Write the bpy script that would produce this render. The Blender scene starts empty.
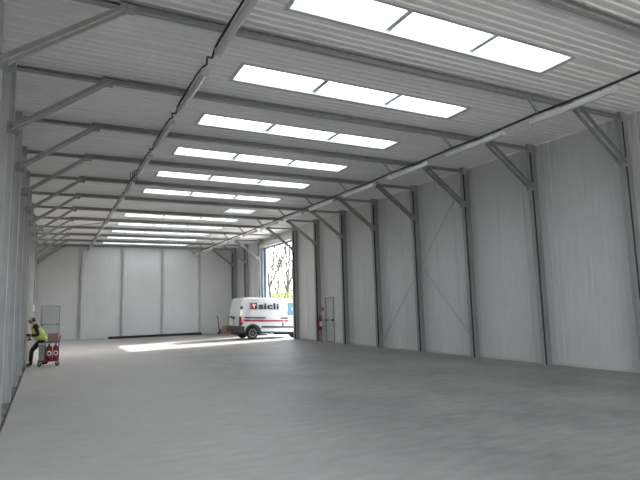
import bpy, bmesh, math, random
from mathutils import Vector, Matrix
random.seed(7)
scn = bpy.context.scene
COL = scn.collection
V = Vector
PI = math.pi

# ------------------------------------------------------------------ hall dimensions (metres)
YB, S = 9.772, 2.6139          # depth of frame 0, distance between frames
W, H, HB = 12.21, 5.94, 5.78    # hall width between columns, ceiling height, underside of rafters
WX, LX = W + .27, -.30         # wall planes
YF = YB + 10 * S               # last frame
FW = YF + .17                  # far wall plane
YBK = -4.6
CR = W - .10                   # inner face of the right-hand columns
fy = lambda k: YB + k * S

# ------------------------------------------------------------------ materials
MATS = {}
SKY_E = 4.1
def mat(name, col, rough=.6, metal=0., noise=0., nscale=8., bump=0., bscale=60., emit=None, stretch=(1, 1, 1), col2=None, coat=0.):
    if name in MATS: return MATS[name]
    m = bpy.data.materials.new(name); m.use_nodes = True
    nt = m.node_tree; b = nt.nodes['Principled BSDF']
    b.inputs['Base Color'].default_value = (*col, 1)
    b.inputs['Roughness'].default_value = rough
    b.inputs['Metallic'].default_value = metal
    b.inputs['Coat Weight'].default_value = coat
    tc = nt.nodes.new('ShaderNodeTexCoord'); mp = nt.nodes.new('ShaderNodeMapping')
    mp.inputs['Scale'].default_value = stretch
    nt.links.new(tc.outputs['Object'], mp.inputs['Vector'])
    if noise > 0:
        n = nt.nodes.new('ShaderNodeTexNoise'); n.inputs['Scale'].default_value = nscale; n.inputs['Detail'].default_value = 6
        nt.links.new(mp.outputs[0], n.inputs['Vector'])
        r = nt.nodes.new('ShaderNodeValToRGB')
        c2 = col2 or tuple(c * (1 - noise) for c in col)
        r.color_ramp.elements[0].position = .3; r.color_ramp.elements[1].position = .7
        r.color_ramp.elements[0].color = (*c2, 1); r.color_ramp.elements[1].color = (*col, 1)
        nt.links.new(n.outputs['Fac'], r.inputs['Fac']); nt.links.new(r.outputs['Color'], b.inputs['Base Color'])
    if bump > 0:
        n2 = nt.nodes.new('ShaderNodeTexNoise'); n2.inputs['Scale'].default_value = bscale; n2.inputs['Detail'].default_value = 4
        nt.links.new(mp.outputs[0], n2.inputs['Vector'])
        bp = nt.nodes.new('ShaderNodeBump'); bp.inputs['Strength'].default_value = bump; bp.inputs['Distance'].default_value = .02
        nt.links.new(n2.outputs['Fac'], bp.inputs['Height']); nt.links.new(bp.outputs[0], b.inputs['Normal'])
    if emit:
        b.inputs['Emission Color'].default_value = (*emit[0], 1); b.inputs['Emission Strength'].default_value = emit[1]
    MATS[name] = m
    return m

wall_m = mat('white_wall_panel', (.63, .635, .64), .45, 0, .05, 1.2)
ceil_m = mat('white_roof_panel', (.88, .88, .87), .40, 0, .05, 1.0)
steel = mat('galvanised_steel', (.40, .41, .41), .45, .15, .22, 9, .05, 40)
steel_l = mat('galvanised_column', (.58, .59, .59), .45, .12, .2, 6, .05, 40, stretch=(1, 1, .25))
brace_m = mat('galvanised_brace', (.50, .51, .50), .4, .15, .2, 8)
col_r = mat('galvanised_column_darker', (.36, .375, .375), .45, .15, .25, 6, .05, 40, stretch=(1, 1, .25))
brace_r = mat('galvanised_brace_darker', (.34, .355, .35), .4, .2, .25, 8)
blue_m = mat('blue_grey_paint', (.10, .15, .22), .5, 0, .1, 5)
pale_m = mat('pale_jamb', (.55, .68, .80), .5, 0, .06, 5)
black = mat('black_rubber', (.012, .012, .012), .6, 0, .2, 20)
cable_m = mat('black_cable', (.02, .02, .02), .5, 0, .2, 20)
lamp_m = mat('lamp_housing', (.60, .61, .61), .4, 0, .06, 10)
diff_m = mat('lamp_diffuser', (.62, .63, .62), .25, 0, .04, 10)
skyl_m = mat('lit_polycarbonate', (.9, .9, .9), .4, 0, .02, 3, emit=((.90, .96, 1.0), SKY_E))
hatch_m = mat('lit_hatch_dome', (.8, .8, .8), .4, 0, .05, 5, emit=((.95, .98, 1.0), .75))
frame_m = mat('skylight_frame', (.70, .72, .73), .5, .0, .1, 10)
door_m = mat('grey_door_leaf', (.50, .52, .52), .5, 0, .06, 4)
dframe_m = mat('door_frame', (.30, .32, .33), .5, .1, .1, 6)
cream = mat('cream_base_trim', (.62, .60, .54), .6, 0, .15, 4)
dark_m = mat('dark_plastic', (.03, .03, .035), .5, 0, .2, 20)

def concrete():
    m = bpy.data.materials.new('concrete_slab'); m.use_nodes = True
    nt = m.node_tree; b = nt.nodes['Principled BSDF']; L = nt.links.new
    tc = nt.nodes.new('ShaderNodeTexCoord')
    def noise(sc, det, stretch=(1, 1, 1)):
        mp = nt.nodes.new('ShaderNodeMapping'); mp.inputs['Scale'].default_value = stretch
        L(tc.outputs['Object'], mp.inputs['Vector'])
        n = nt.nodes.new('ShaderNodeTexNoise'); n.inputs['Scale'].default_value = sc; n.inputs['Detail'].default_value = det
        n.inputs['Roughness'].default_value = .62
        L(mp.outputs[0], n.inputs['Vector']); return n
    n1 = noise(.45, 8, (1.2, 1, 1)); n2 = noise(3.2, 8, (.7, 2.0, 1)); n3 = noise(24, 4)
    r1 = nt.nodes.new('ShaderNodeValToRGB')
    r1.color_ramp.elements[0].position = .32; r1.color_ramp.elements[0].color = (.225, .22, .215, 1)
    r1.color_ramp.elements[1].position = .68; r1.color_ramp.elements[1].color = (.37, .362, .352, 1)
    L(n1.outputs['Fac'], r1.inputs['Fac'])
    r2 = nt.nodes.new('ShaderNodeValToRGB')
    r2.color_ramp.elements[0].position = .34; r2.color_ramp.elements[0].color = (.70, .69, .68, 1)
    r2.color_ramp.elements[1].position = .62; r2.color_ramp.elements[1].color = (1, 1, 1, 1)
    L(n2.outputs['Fac'], r2.inputs['Fac'])
    mx = nt.nodes.new('ShaderNodeMix'); mx.data_type = 'RGBA'; mx.blend_type = 'MULTIPLY'; mx.inputs[0].default_value = .75
    L(r1.outputs['Color'], mx.inputs[6]); L(r2.outputs['Color'], mx.inputs[7])
    r3 = nt.nodes.new('ShaderNodeValToRGB')
    r3.color_ramp.elements[0].position = .30; r3.color_ramp.elements[0].color = (.72, .71, .70, 1)
    r3.color_ramp.elements[1].position = .42; r3.color_ramp.elements[1].color = (1, 1, 1, 1)
    L(n3.outputs['Fac'], r3.inputs['Fac'])
    mx2 = nt.nodes.new('ShaderNodeMix'); mx2.data_type = 'RGBA'; mx2.blend_type = 'MULTIPLY'; mx2.inputs[0].default_value = .6
    L(mx.outputs[2], mx2.inputs[6]); L(r3.outputs['Color'], mx2.inputs[7])
    # colour lifted towards the left-hand wall, standing in for light missing there
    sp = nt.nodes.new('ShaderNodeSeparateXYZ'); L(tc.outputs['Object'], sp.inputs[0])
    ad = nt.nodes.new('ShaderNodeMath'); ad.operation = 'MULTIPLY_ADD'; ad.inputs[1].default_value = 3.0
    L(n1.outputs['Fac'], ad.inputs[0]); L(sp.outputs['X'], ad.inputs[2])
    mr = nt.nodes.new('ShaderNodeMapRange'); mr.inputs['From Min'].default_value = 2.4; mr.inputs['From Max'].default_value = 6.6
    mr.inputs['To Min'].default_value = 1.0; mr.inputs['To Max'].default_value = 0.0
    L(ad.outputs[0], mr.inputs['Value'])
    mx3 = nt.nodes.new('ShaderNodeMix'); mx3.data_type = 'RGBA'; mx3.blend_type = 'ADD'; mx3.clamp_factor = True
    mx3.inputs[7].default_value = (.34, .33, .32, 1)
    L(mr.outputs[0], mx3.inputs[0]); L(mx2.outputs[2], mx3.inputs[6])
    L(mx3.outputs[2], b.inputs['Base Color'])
    b.inputs['Roughness'].default_value = .54
    b.inputs['Specular IOR Level'].default_value = .75
    bp = nt.nodes.new('ShaderNodeBump'); bp.inputs['Strength'].default_value = .12; bp.inputs['Distance'].default_value = .01
    L(n3.outputs['Fac'], bp.inputs['Height']); L(bp.outputs[0], b.inputs['Normal'])
    return m
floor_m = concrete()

# ------------------------------------------------------------------ mesh builder
class MB:
    def __init__(s): s.v = []; s.f = []; s.sm = []
    def add(s, vs, fs, smooth=False):
        o = len(s.v); s.v += [tuple(v) for v in vs]
        for f in fs: s.f.append([i + o for i in f]); s.sm.append(smooth)
        return s
    def box(s, a, b):
        x0, y0, z0 = a; x1, y1, z1 = b
        return s.add([(x0,y0,z0),(x1,y0,z0),(x1,y1,z0),(x0,y1,z0),(x0,y0,z1),(x1,y0,z1),(x1,y1,z1),(x0,y1,z1)],
                     [(0,3,2,1),(4,5,6,7),(0,1,5,4),(1,2,6,5),(2,3,7,6),(3,0,4,7)])
    def extrude(s, prof, a, b, u, v, caps=True):
        """polygon PROF [(p, q)] in the axes U, V swept from A to B"""
        a, b, u, v = V(a), V(b), V(u), V(v); n = len(prof)
        vs = [a + u * p + v * q for p, q in prof] + [b + u * p + v * q for p, q in prof]
        fs = [(i, (i + 1) % n, n + (i + 1) % n, n + i) for i in range(n)]
        if caps: fs += [tuple(range(n))[::-1], tuple(range(n, 2 * n))]
        return s.add(vs, fs)
    def channel(s, a, b, u, v, w, h, t=.008, lip=.022):
        """C section: web on the V axis at u=0, flanges reach W along U"""
        P = [(0,0),(w,0),(w,lip),(w-t,lip),(w-t,t),(t,t),(t,h-t),(w-t,h-t),(w-t,h-lip),(w,h-lip),(w,h),(0,h)]
        return s.extrude(P, a, b, u, v)
    def bar(s, a, b, w, h, up=(0, 0, 1)):
        a, b = V(a), V(b); d = (b - a).normalized(); up = V(up)
        if abs(d.dot(up)) > .98: up = V((1, 0, 0))
        r = d.cross(up).normalized(); u = r.cross(d)
        return s.extrude([(-w/2,-h/2),(w/2,-h/2),(w/2,h/2),(-w/2,h/2)], a, b, r, u)
    def tube(s, pts, r, n=8, caps=True):
        pts = [V(p) for p in pts]; rs = r if isinstance(r, (list, tuple)) else [r] * len(pts)
        vs = []; fs = []; prev = None
        for i, p in enumerate(pts):
            d = (pts[min(i+1, len(pts)-1)] - pts[max(i-1, 0)]).normalized()
            if prev is None:
                up = V((0,0,1)) if abs(d.z) < .9 else V((1,0,0)); u = d.cross(up).normalized()
            else: u = (prev - d * prev.dot(d)).normalized()
            prev = u; w = d.cross(u)
            vs += [p + (u * math.cos(2*PI*k/n) + w * math.sin(2*PI*k/n)) * rs[i] for k in range(n)]
        for i in range(len(pts) - 1):
            fs += [(i*n+k, i*n+(k+1)%n, (i+1)*n+(k+1)%n, (i+1)*n+k) for k in range(n)]
        if caps: fs += [tuple(range(n))[::-1], tuple(range((len(pts)-1)*n, len(pts)*n))]
        return s.add(vs, fs, True)
    def lathe(s, prof, o, axis=(0,0,1), n=20):
        """PROF [(radius, along)] turned round AXIS through O"""
        ax = V(axis).normalized(); o = V(o)
        u = ax.orthogonal().normalized(); w = ax.cross(u)
        vs = []; m = len(prof)
        for r, h in prof: vs += [o + ax * h + (u * math.cos(2*PI*k/n) + w * math.sin(2*PI*k/n)) * max(r, .0005) for k in range(n)]
        fs = [(i*n+k, i*n+(k+1)%n, (i+1)*n+(k+1)%n, (i+1)*n+k) for i in range(m-1) for k in range(n)]
        fs += [tuple(range(n))[::-1], tuple(range((m-1)*n, m*n))]
        return s.add(vs, fs, True)
    def build(s, name, m, parent=None, bevel=0., kind=None):
        me = bpy.data.meshes.new(name); me.from_pydata(s.v, [], s.f); me.validate()
        bm = bmesh.new(); bm.from_mesh(me)
        if len(bm.faces) < 40000: bmesh.ops.recalc_face_normals(bm, faces=bm.faces)
        bm.to_mesh(me); bm.free()
        me.materials.append(m)
        if len(s.sm) == len(me.polygons): me.polygons.foreach_set('use_smooth', s.sm)
        o = bpy.data.objects.new(name, me); COL.objects.link(o)
        if parent: o.parent = parent
        if bevel:
            bv = o.modifiers.new('bevel', 'BEVEL'); bv.width = bevel; bv.segments = 2; bv.limit_method = 'ANGLE'; bv.angle_limit = .6
        if kind: o['kind'] = kind
        return o

def tag(o, label, cat, group=None, kind=None):
    o['label'] = label; o['category'] = cat
    if group: o['group'] = group
    if kind: o['kind'] = kind
    return o
def empty(name, loc=(0,0,0), rz=0, label=None, cat=None, group=None):
    o = bpy.data.objects.new(name, None); COL.objects.link(o); o.location = loc; o.rotation_euler = (0,0,rz)
    o.empty_display_size = .2
    if label: tag(o, label, cat, group)
    return o
def copy_tree(o, parent=None):
    c = o.copy(); COL.objects.link(c)
    if parent: c.parent = parent
    for ch in [x for x in scn.objects if x.parent == o]: copy_tree(ch, c)
    return c
ORD = ['nearest','second','third','fourth','fifth','sixth','seventh','eighth','ninth','tenth','eleventh','twelfth','thirteenth','fourteenth']

# ------------------------------------------------------------------ setting: floor, walls, ceiling
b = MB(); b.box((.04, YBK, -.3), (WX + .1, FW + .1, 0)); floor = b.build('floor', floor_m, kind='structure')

def rib_profile(a0, a1, pitch=.16, g=.032, d=.005, seam=.96):
    """(along, depth) of a sheet with shallow grooves; the seam between two panels is deeper"""
    out = [(a0, 0)]; n = int((a1 - a0) / pitch)
    for i in range(1, n + 1):
        c = a0 + i * pitch
        if c + g > a1 - .002: break
        dd = d * (2.2 if i % int(seam / pitch) == 0 else 1)
        out += [(c - g, 0), (c - g * .6, dd), (c + g * .6, dd), (c + g, 0)]
    out.append((a1, 0)); return out
def wall_sheet(mb, a0, a1, z0, z1, place, thick=.08, d=.008):
    """vertical ribs; PLACE(along, depth, z) -> point, depth grows into the wall"""
    pr = rib_profile(a0, a1, d=d); n = len(pr)
    vs = [place(a, d, z0) for a, d in pr] + [place(a, d, z1) for a, d in pr] + [place(a, thick, z0) for a, d in (pr[0], pr[-1])] + [place(a, thick, z1) for a, d in (pr[0], pr[-1])]
    fs = [(i, i+1, n+i+1, n+i) for i in range(n-1)]
    fs += [(2*n, 2*n+1, 2*n+3, 2*n+2), (0, n, 2*n+2, 2*n), (n-1, 2*n+1, 2*n+3, 2*n-1)]
    mb.add(vs, fs)
def nudge(a): return a
pr_ = lambda a, d, z: (WX + d, a, z)
OY0, OY1, OZ = fy(6) + .12, fy(8) - .10, 5.33        # vehicle opening in the right wall
DY0, DY1, DZ = 21.66, 22.50, 2.10                     # small door in the right wall
BO0, BO1 = -4.2, -1.2                                 # unseen doorway, added to bring light into the near end of the hall
b = MB()
wall_sheet(b, YBK, BO0, 0, H, pr_); wall_sheet(b, BO0, BO1, 4.6, H, pr_); wall_sheet(b, BO1, DY0, 0, H, pr_); wall_sheet(b, DY0, DY1, DZ, H, pr_); wall_sheet(b, DY1, OY0, 0, H, pr_)
wall_sheet(b, OY0, OY1, OZ, H, pr_); wall_sheet(b, OY1, FW, 0, H, pr_)
b.build('wall_right', wall_m, kind='structure')
b = MB(); pl_ = lambda a, d, z: (LX - d, a, z)
wall_sheet(b, YBK, FW, -.1, H, pl_); b.build('wall_left', wall_m, kind='structure')
b = MB(); FX0, FX1 = .27, 1.30
pf = lambda a, d, z: (a, FW + d, z)
wall_sheet(b, LX, FX0, 0, H, pf, d=.002); wall_sheet(b, FX0, FX1, 2.13, H, pf, d=.002); wall_sheet(b, FX1, WX, 0, H, pf, d=.002)
b.build('wall_far', wall_m, kind='structure')
pb_ = lambda a, d, z: (a, YBK - d, z)                # end wall behind the photographer, its wide unseen doorway added to let light in
b = MB(); wall_sheet(b, LX, .3, 0, H, pb_); wall_sheet(b, .3, 6.5, 5.3, H, pb_); wall_sheet(b, 6.5, WX, 0, H, pb_); b.build('wall_back', wall_m, kind='structure')

# ceiling with a slot for each skylight
SX0, SX1, SO0, SO1 = 3.51, 8.71, .455, .725
def roof_sheet(mb, y0, y1, x0, x1):
    pr = rib_profile(y0, y1, .16, .048, .022); n = len(pr)
    vs = [(x0, a, H + d) for a, d in pr] + [(x1, a, H + d) for a, d in pr]
    mb.add(vs, [(i, i+1, n+i+1, n+i) for i in range(n-1)])
b = MB(); y = YBK
for k in range(-5, 10):
    s0, s1 = fy(k) + SO0 * S, fy(k) + (SO1 if k != 4 else .93) * S
    if s0 < YBK: continue
    roof_sheet(b, y, s0, LX, WX + .08)
    roof_sheet(b, s0, s1, LX, SX0 if k != 4 else 7.4); roof_sheet(b, s0, s1, SX1, WX + .08)
    y = s1
roof_sheet(b, y, FW + .08, LX, WX + .08)
b.build('ceiling', ceil_m, kind='structure')
# outer roof skin above, so no daylight leaks in
b = MB(); b.box((LX - .3, YBK - .3, H + .28), (WX + .35, FW + .3, H + .34)); b.build('trim_1', ceil_m, kind='structure')

# base trims
b = MB(); b.box((WX - .04, BO1, 0), (WX, DY0 - .02, .06)); b.box((WX - .04, DY1 + .02, 0), (WX, OY0, .06)); b.box((WX - .04, OY1, 0), (WX, FW, .06))
b.build('baseboard_right', cream, kind='structure')
b = MB(); b.box((FX1 + .05, FW - .03, 0), (WX - .03, FW, .05)); b.build('baseboard_far', cream, kind='structure')

# rubble strip between slab and left wall
def rubble():
    b = MB(); nx, ny = 9, 620; x0, x1 = LX, .04
    vs = []
    for j in range(ny + 1):
        for i in range(nx + 1):
            e = 0 if i in (0, nx) else 1
            vs.append((x0 + (x1 - x0) * i / nx, YBK + (FW - YBK) * j / ny, -.09 + e * random.random() * .05 + random.random() * .01))
    b.add(vs, [(j*(nx+1)+i, j*(nx+1)+i+1, (j+1)*(nx+1)+i+1, (j+1)*(nx+1)+i) for j in range(ny) for i in range(nx)])
    for _ in range(420):      # loose stones
        x, y_ = random.uniform(x0 + .03, x1 - .03), random.uniform(2, 22); r = random.uniform(.012, .035)
        vs = [(x + r*dx*random.uniform(.6,1.2), y_ + r*dy*random.uniform(.6,1.2), -.05 + r*dz*random.uniform(.5,1)) for dx, dy, dz in ((1,0,0),(-1,0,0),(0,1,0),(0,-1,0),(0,0,1),(0,0,-1))]
        b.add(vs, [(0,2,4),(2,1,4),(1,3,4),(3,0,4),(2,0,5),(1,2,5),(3,1,5),(0,3,5)])
    m = mat('rubble', (.50, .48, .44), .9, 0, .6, 30, .4, 80)
    return tag(b.build('rubble', m), 'rough grey rubble and mortar in the gap between slab and left wall', 'rubble', kind='stuff')
rubble()

# ------------------------------------------------------------------ skylights
def skylight(k):
    s0, s1 = fy(k) + SO0 * S, fy(k) + (SO1 if k != 4 else .93) * S
    x0 = SX0 if k != 4 else 7.4
    n = k + 4
    if k == 4:
        lab = 'short dull-white roof hatch, only one panel long, in the row of skylights'
    else:
        cnt = [j for j in range(-2, 10) if j != 4].index(k) if k >= -2 else 0
        lab = f'long white three-panel skylight, {ORD[cnt]} of the full skylights from the camera'
        if k < -2: lab = f'white three-panel skylight overhead behind the photographer, {"nearer" if k == -3 else "farther"} one'
        if k == 9: lab = 'long white three-panel skylight, the last one before the far wall'
    t = empty('skylight' if k != 4 else 'roof_hatch', ((x0 + SX1) / 2, (s0 + s1) / 2, H), 0, lab, 'skylight' if k != 4 else 'roof hatch', 'skylights in a row along the roof' if k != 4 else None)
    cx, cy = t.location.x, t.location.y; hx, hy = (SX1 - x0) / 2, (s1 - s0) / 2
    b = MB(); z0, z1, w = -.004, .16, .02
    b.box((-hx, -hy, z0), (hx, -hy + w, z1)); b.box((-hx, hy - w, z0), (hx, hy, z1))
    b.box((-hx, -hy + w, z0), (-hx + w, hy - w, z1)); b.box((hx - w, -hy + w, z0), (hx, hy - w, z1))
    b.build('frame', frame_m, t); b = MB()
    b.box((-hx - .05, -hy - .05, -.006), (hx + .05, -hy, 0)); b.box((-hx - .05, hy, -.006), (hx + .05, hy + .05, 0))
    b.box((-hx - .05, -hy, -.006), (-hx, hy, 0)); b.box((hx - .03, -hy, -.006), (hx + .08, hy, -.004))
    b.build('edge_trim', mat('skylight_edge_trim', (.55, .58, .60), .5), t)
    if k == 4:
        b = MB(); b.box((-hx + w, -hy + w, .06), (hx - w, hy - w, .075)); b.build('pane', hatch_m, t)
        return
    d = 2 * hx / 3
    for i in range(3):
        b = MB(); b.box((-hx + d * i + .04, -hy + w, .10), (-hx + d * (i + 1) - .04, hy - w, .112)); b.build('pane', skyl_m, t)
    for i in (1, 2):
        b = MB(); b.box((-hx + d * i - .045, -hy + w, .06), (-hx + d * i + .045, hy - w, .13)); b.build('glazing_bar', MATS['skylight_edge_trim'], t)
for k in range(-4, 10): skylight(k)

# ------------------------------------------------------------------ portal frames
def column(k, side):
    x = 0 if side < 0 else CR
    y = fy(k)
    idx = k + 1
    if side > 0:
        lab = f'galvanised steel column against the right wall, {ORD[idx]} from the camera'
        if k == 5: lab = 'galvanised steel column on the right wall with the red fire extinguisher hung on it'
        if k == 6: lab = 'galvanised steel column at the near side of the vehicle doorway'
        if k == 8: lab = 'galvanised steel column at the far side of the vehicle doorway'
        if k == 9: lab = 'galvanised steel column between far corner and vehicle doorway'
        if k == 10: lab = 'galvanised steel column in the far right corner'
    else:
        lab = f'galvanised steel column against the left wall, {ORD[idx]} from the camera'
        if k == 4: lab = 'galvanised steel column on the left wall, right behind the worker in the yellow vest'
        if k == 10: lab = 'galvanised steel column in the far left corner'
    z0 = 0 if side > 0 else -.05
    t = empty('steel_column', (x, y, z0), 0, lab, 'column', 'columns along the right wall' if side > 0 else 'columns along the left wall')
    hh = H - z0 - .005
    b = MB(); s = 1 if side > 0 else -1
    if side > 0: b.extrude([(0, -.05), (.034, -.05), (.034, -.043), (.096, -.043), (.096, -.05), (.21, -.05), (.235, -.02), (.31, -.02), (.31, .05), (0, .05)], (0, 0, .012), (0, 0, hh), (1, 0, 0), (0, 1, 0))
    else: b.extrude([(0, -.05), (-.02, -.05), (-.02, -.02), (-.09, -.02), (-.09, -.05), (-.25, -.05), (-.25, .05), (0, .05)], (0, 0, .012), (0, 0, hh), (1, 0, 0), (0, 1, 0))
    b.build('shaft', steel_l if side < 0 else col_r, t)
    b = MB(); b.box((min(0, .27*s) - .0, -.085, 0), (max(0, .27*s), .085, .012))
    for bx in (.04, .22):
        for by in (-.068, .068): b.lathe([(.011, 0), (.011, .012)], (bx * s, by, .012), n=6)
    b.build('base_plate', steel, t)
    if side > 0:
        b = MB(); b.box((.036, -.0495, .013), (.094, -.0435, hh - .20)); b.build('gap_shade_strip', black, t)  # black strip standing in for the dark shade of the column's gap
    return t
def rafter(k):
    y = fy(k)
    n = k + 3
    lab = f'galvanised steel rafter under the white roof, {ORD[k + 2]} from the camera'
    if k == 10: lab = 'galvanised steel rafter running along the top of the far wall'
    if k == 4: lab = 'galvanised steel rafter just before the small roof hatch'
    if k == 5: lab = 'galvanised steel rafter just beyond the small roof hatch'
    t = empty('steel_rafter', (0, y, HB), 0, lab, 'rafter', 'roof rafters')
    b = MB(); b.channel((1.34, .045, 0), (CR - 1.34, .045, 0), (0, -1, 0), (0, 0, 1), .09, .128, .008, .022)
    b.build('channel', steel, t)
    for xa, xb in ((-.25, 1.339), (CR - 1.339, WX - .02)):
        b = MB(); b.channel((xa, .045, 0), (xb, .045, 0), (0, -1, 0), (0, 0, 1), .09, .085, .008, .022); b.build('eave_channel', steel, t)
    b = MB(); b.bar((9.13, -.02, .03), (9.42, -.02, -.26), .05, .05, (0, 1, 0)); b.bar((9.36, -.02, -.26), (9.48, -.02, -.26), .05, .03)
    b.build('cable_bracket', steel, t)
    b = MB(); b.bar((2.78, -.02, .01), (2.78, -.02, -.17), .02, .02); b.build('cable_bracket', steel, t)
    for xa in ((-.2, -.01), (CR + .01, CR + .2)): b = MB(); b.box((xa[0], -.065, -.08), (xa[1], -.0505, .15)); b.build('splice_plate', steel, t)
def brace(k, side):
    y = fy(k); s = -side
    x0 = 0 if side < 0 else CR
    idx = k + 1
    wh = 'left' if side < 0 else 'right'
    lab = f'diagonal steel knee brace at the {wh} eaves, {ORD[idx]} from the camera'
    if k == 10: lab = f'diagonal steel knee brace at the {wh} end of the far wall'
    if side > 0 and k == 6: lab = 'diagonal steel knee brace on the near column of the vehicle doorway'
    if side > 0 and k == 8: lab = 'diagonal steel knee brace on the far column of the vehicle doorway'
    t = empty('knee_brace', (x0, y, 4.75), 0, lab, 'brace', f'knee braces along the {wh} side')
    A = V((.0 * s, 0, 0)); B = V((1.42 * s, 0, 1.06))
    A = V((-.06 * s, 0, -.02)); d = (B - A).normalized(); up = V((-d.z * s, 0, d.x * s)) * 1
    up = V((-d.z, 0, d.x)) if s > 0 else V((d.z, 0, -d.x))
    for q in (-1, 1):
        b = MB()
        o = V((0, q * .057, 0)) - up * .035
        b.channel(A + o, B + o, V((0, q, 0)), up, .042, .07, .006, .018)
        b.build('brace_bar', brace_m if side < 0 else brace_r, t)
    b = MB(); b.box((min(-.1*s, .06*s), -.056, -.10), (max(-.1*s, .06*s), -.0505, .10))
    b.box((min(-.1*s, .06*s), .0505, -.10), (max(-.1*s, .06*s), .056, .10))
    for zz in (-.05, .05): b.lathe([(.014, 0), (.014, .24)], (-.03*s, -.12, zz*.3), (0, 1, 0), 6)
    b.build('bolt_plate', steel, t)
    b = MB(); b.box((B.x - .09, -.056, B.z - .11), (B.x + .09, -.0505, B.z + .04))
    b.lathe([(.014, 0), (.014, .22)], (B.x, -.11, B.z - .02), (0, 1, 0), 6)
    b.build('gusset', steel, t)
for k in range(-1, 11):
    column(k, -1); brace(k, -1)
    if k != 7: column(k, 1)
    if k != 7: brace(k, 1)
for k in range(-2, 11): rafter(k)
# far wall posts
for i, x in enumerate((2.40, 4.85, 7.36, 9.86)):
    t = empty('wall_post', (x, YF + .10, 0), 0, f'slim grey steel post on the far wall, {["first", "second", "third", "fourth"][i]} from the left corner', 'post', 'posts on the far wall')
    b = MB(); b.channel((-.06, .06, .01), (-.06, .06, HB + .05), (0, -1, 0), (1, 0, 0), .10, .12, .008, .03); b.build('shaft', steel_l, t)
    b = MB(); b.box((-.09, -.06, 0), (.09, .065, .01)); b.build('base_plate', steel, t)

# wall cross bracing rods
def rod(p, q, lab, grp, r=.009, cat='bracing rod'):
    t = empty('bracing_rod', p, 0, lab, cat, grp)
    p, q = V(p), V(q); d = (q - p)
    b = MB(); b.tube([V((0,0,0)), d], r, 6); b.build('rod', steel, t)
    b = MB(); b.tube([d * .06, d * .085], r * 2.2, 8); b.build('turnbuckle', steel, t)
rod((WX - .05, fy(3) - .06, .35), (WX - .05, fy(1) + .06, 5.72), 'thin steel rod rising towards the camera, crossing another on the right wall', 'wall bracing')
rod((WX - .02, fy(1) + .06, .35), (WX - .02, fy(3) - .06, 5.6), 'thin steel rod falling towards the camera, crossing another on the right wall', 'wall bracing')
rod((.05, fy(7.4), 5.74), (2.86, fy(6), 5.74), 'thin steel bracing rod under the roof at the far left', 'roof bracing', .024)
rod((9.5, fy(7.6), 5.70), (12.1, fy(7.1), 5.70), 'thin steel rod under the roof beside the doorway header, nearer of two', 'roof bracing', .012)
rod((10.4, fy(6.1), 5.70), (12.1, fy(7), 5.70), 'thin steel rod under the roof beside the doorway header, farther of two', 'roof bracing', .012)

# ------------------------------------------------------------------ vehicle doorway
t = bpy.data.objects.new('door_3', None); COL.objects.link(t); t['kind'] = 'structure'; t.location = (W, fy(7), 0)
hw = S
b = MB(); b.channel((.02, -hw + .06, OZ + .02), (.02, hw - .06, OZ + .02), (1, 0, 0), (0, 0, 1), .22, .25, .01, .03); b.build('header_beam', steel_l, t)
b = MB(); b.box((.24, -hw + .1, OZ - .06), (.34, hw - .1, OZ + .02)); b.build('lintel', blue_m, t)
b = MB(); b.channel((-.0, .05, OZ + .27), (-.0, .05, HB), (0, -1, 0), (1, 0, 0), .1, .2, .008, .02); b.build('stub_post', steel, t)
b = MB(); b.box((.16, hw - .22, 0), (.34, hw - .10, OZ - .06)); b.build('door_jamb', pale_m, t)
b = MB(); b.box((.24, hw - .36, 0), (.36, hw - .22, OZ - .06)); b.build('guide_rail', blue_m, t)
b = MB(); b.box((.28, hw - .48, 0), (.37, hw - .36, OZ - .06)); b.build('outer_jamb', pale_m, t)
b = MB(); b.box((.24, -hw + .10, 0), (.34, -hw + .16, OZ - .06)); b.build('door_jamb', blue_m, t)

# ------------------------------------------------------------------ small doors
def small_door(name, x, y, rz, w, h):
    """local x along the door, local -y into the hall"""
    t = bpy.data.objects.new(name, None); COL.objects.link(t); t['kind'] = 'structure'
    t.location = (x, y, 0); t.rotation_euler = (0, 0, rz)
    b = MB(); f = .05
    b.box((0, -.03, 0), (f, .07, h)); b.box((w - f, -.03, 0), (w, .07, h)); b.box((f, -.03, h - f), (w - f, .07, h))
    b.build('door_frame', dframe_m, t)
    b = MB(); b.box((f, -.01, .02), (w - f, .04, h - f)); leaf = b.build('door_leaf', door_m, t)
    b = MB(); b.bar((f + .05, -.075, 1.02), (w - f - .05, -.075, 1.02), .03, .04); b.build('panic_bar', mat('grey_bar', (.16, .17, .18), .5), leaf)
    for q in (f + .02, w - f - .08):
        b = MB(); b.box((q, -.09, .97), (q + .05, -.01, 1.07)); b.build('bar_bracket', dark_m, leaf)
    b = MB(); b.box((f, -.045, 0), (w - f, .0, .02)); b.build('threshold', dark_m, t)
    return t
small_door('door_1', FX0, FW, 0, FX1 - FX0, 2.13)
d = small_door('door_2', WX, DY1, -PI / 2, DY1 - DY0, 2.10)

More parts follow.
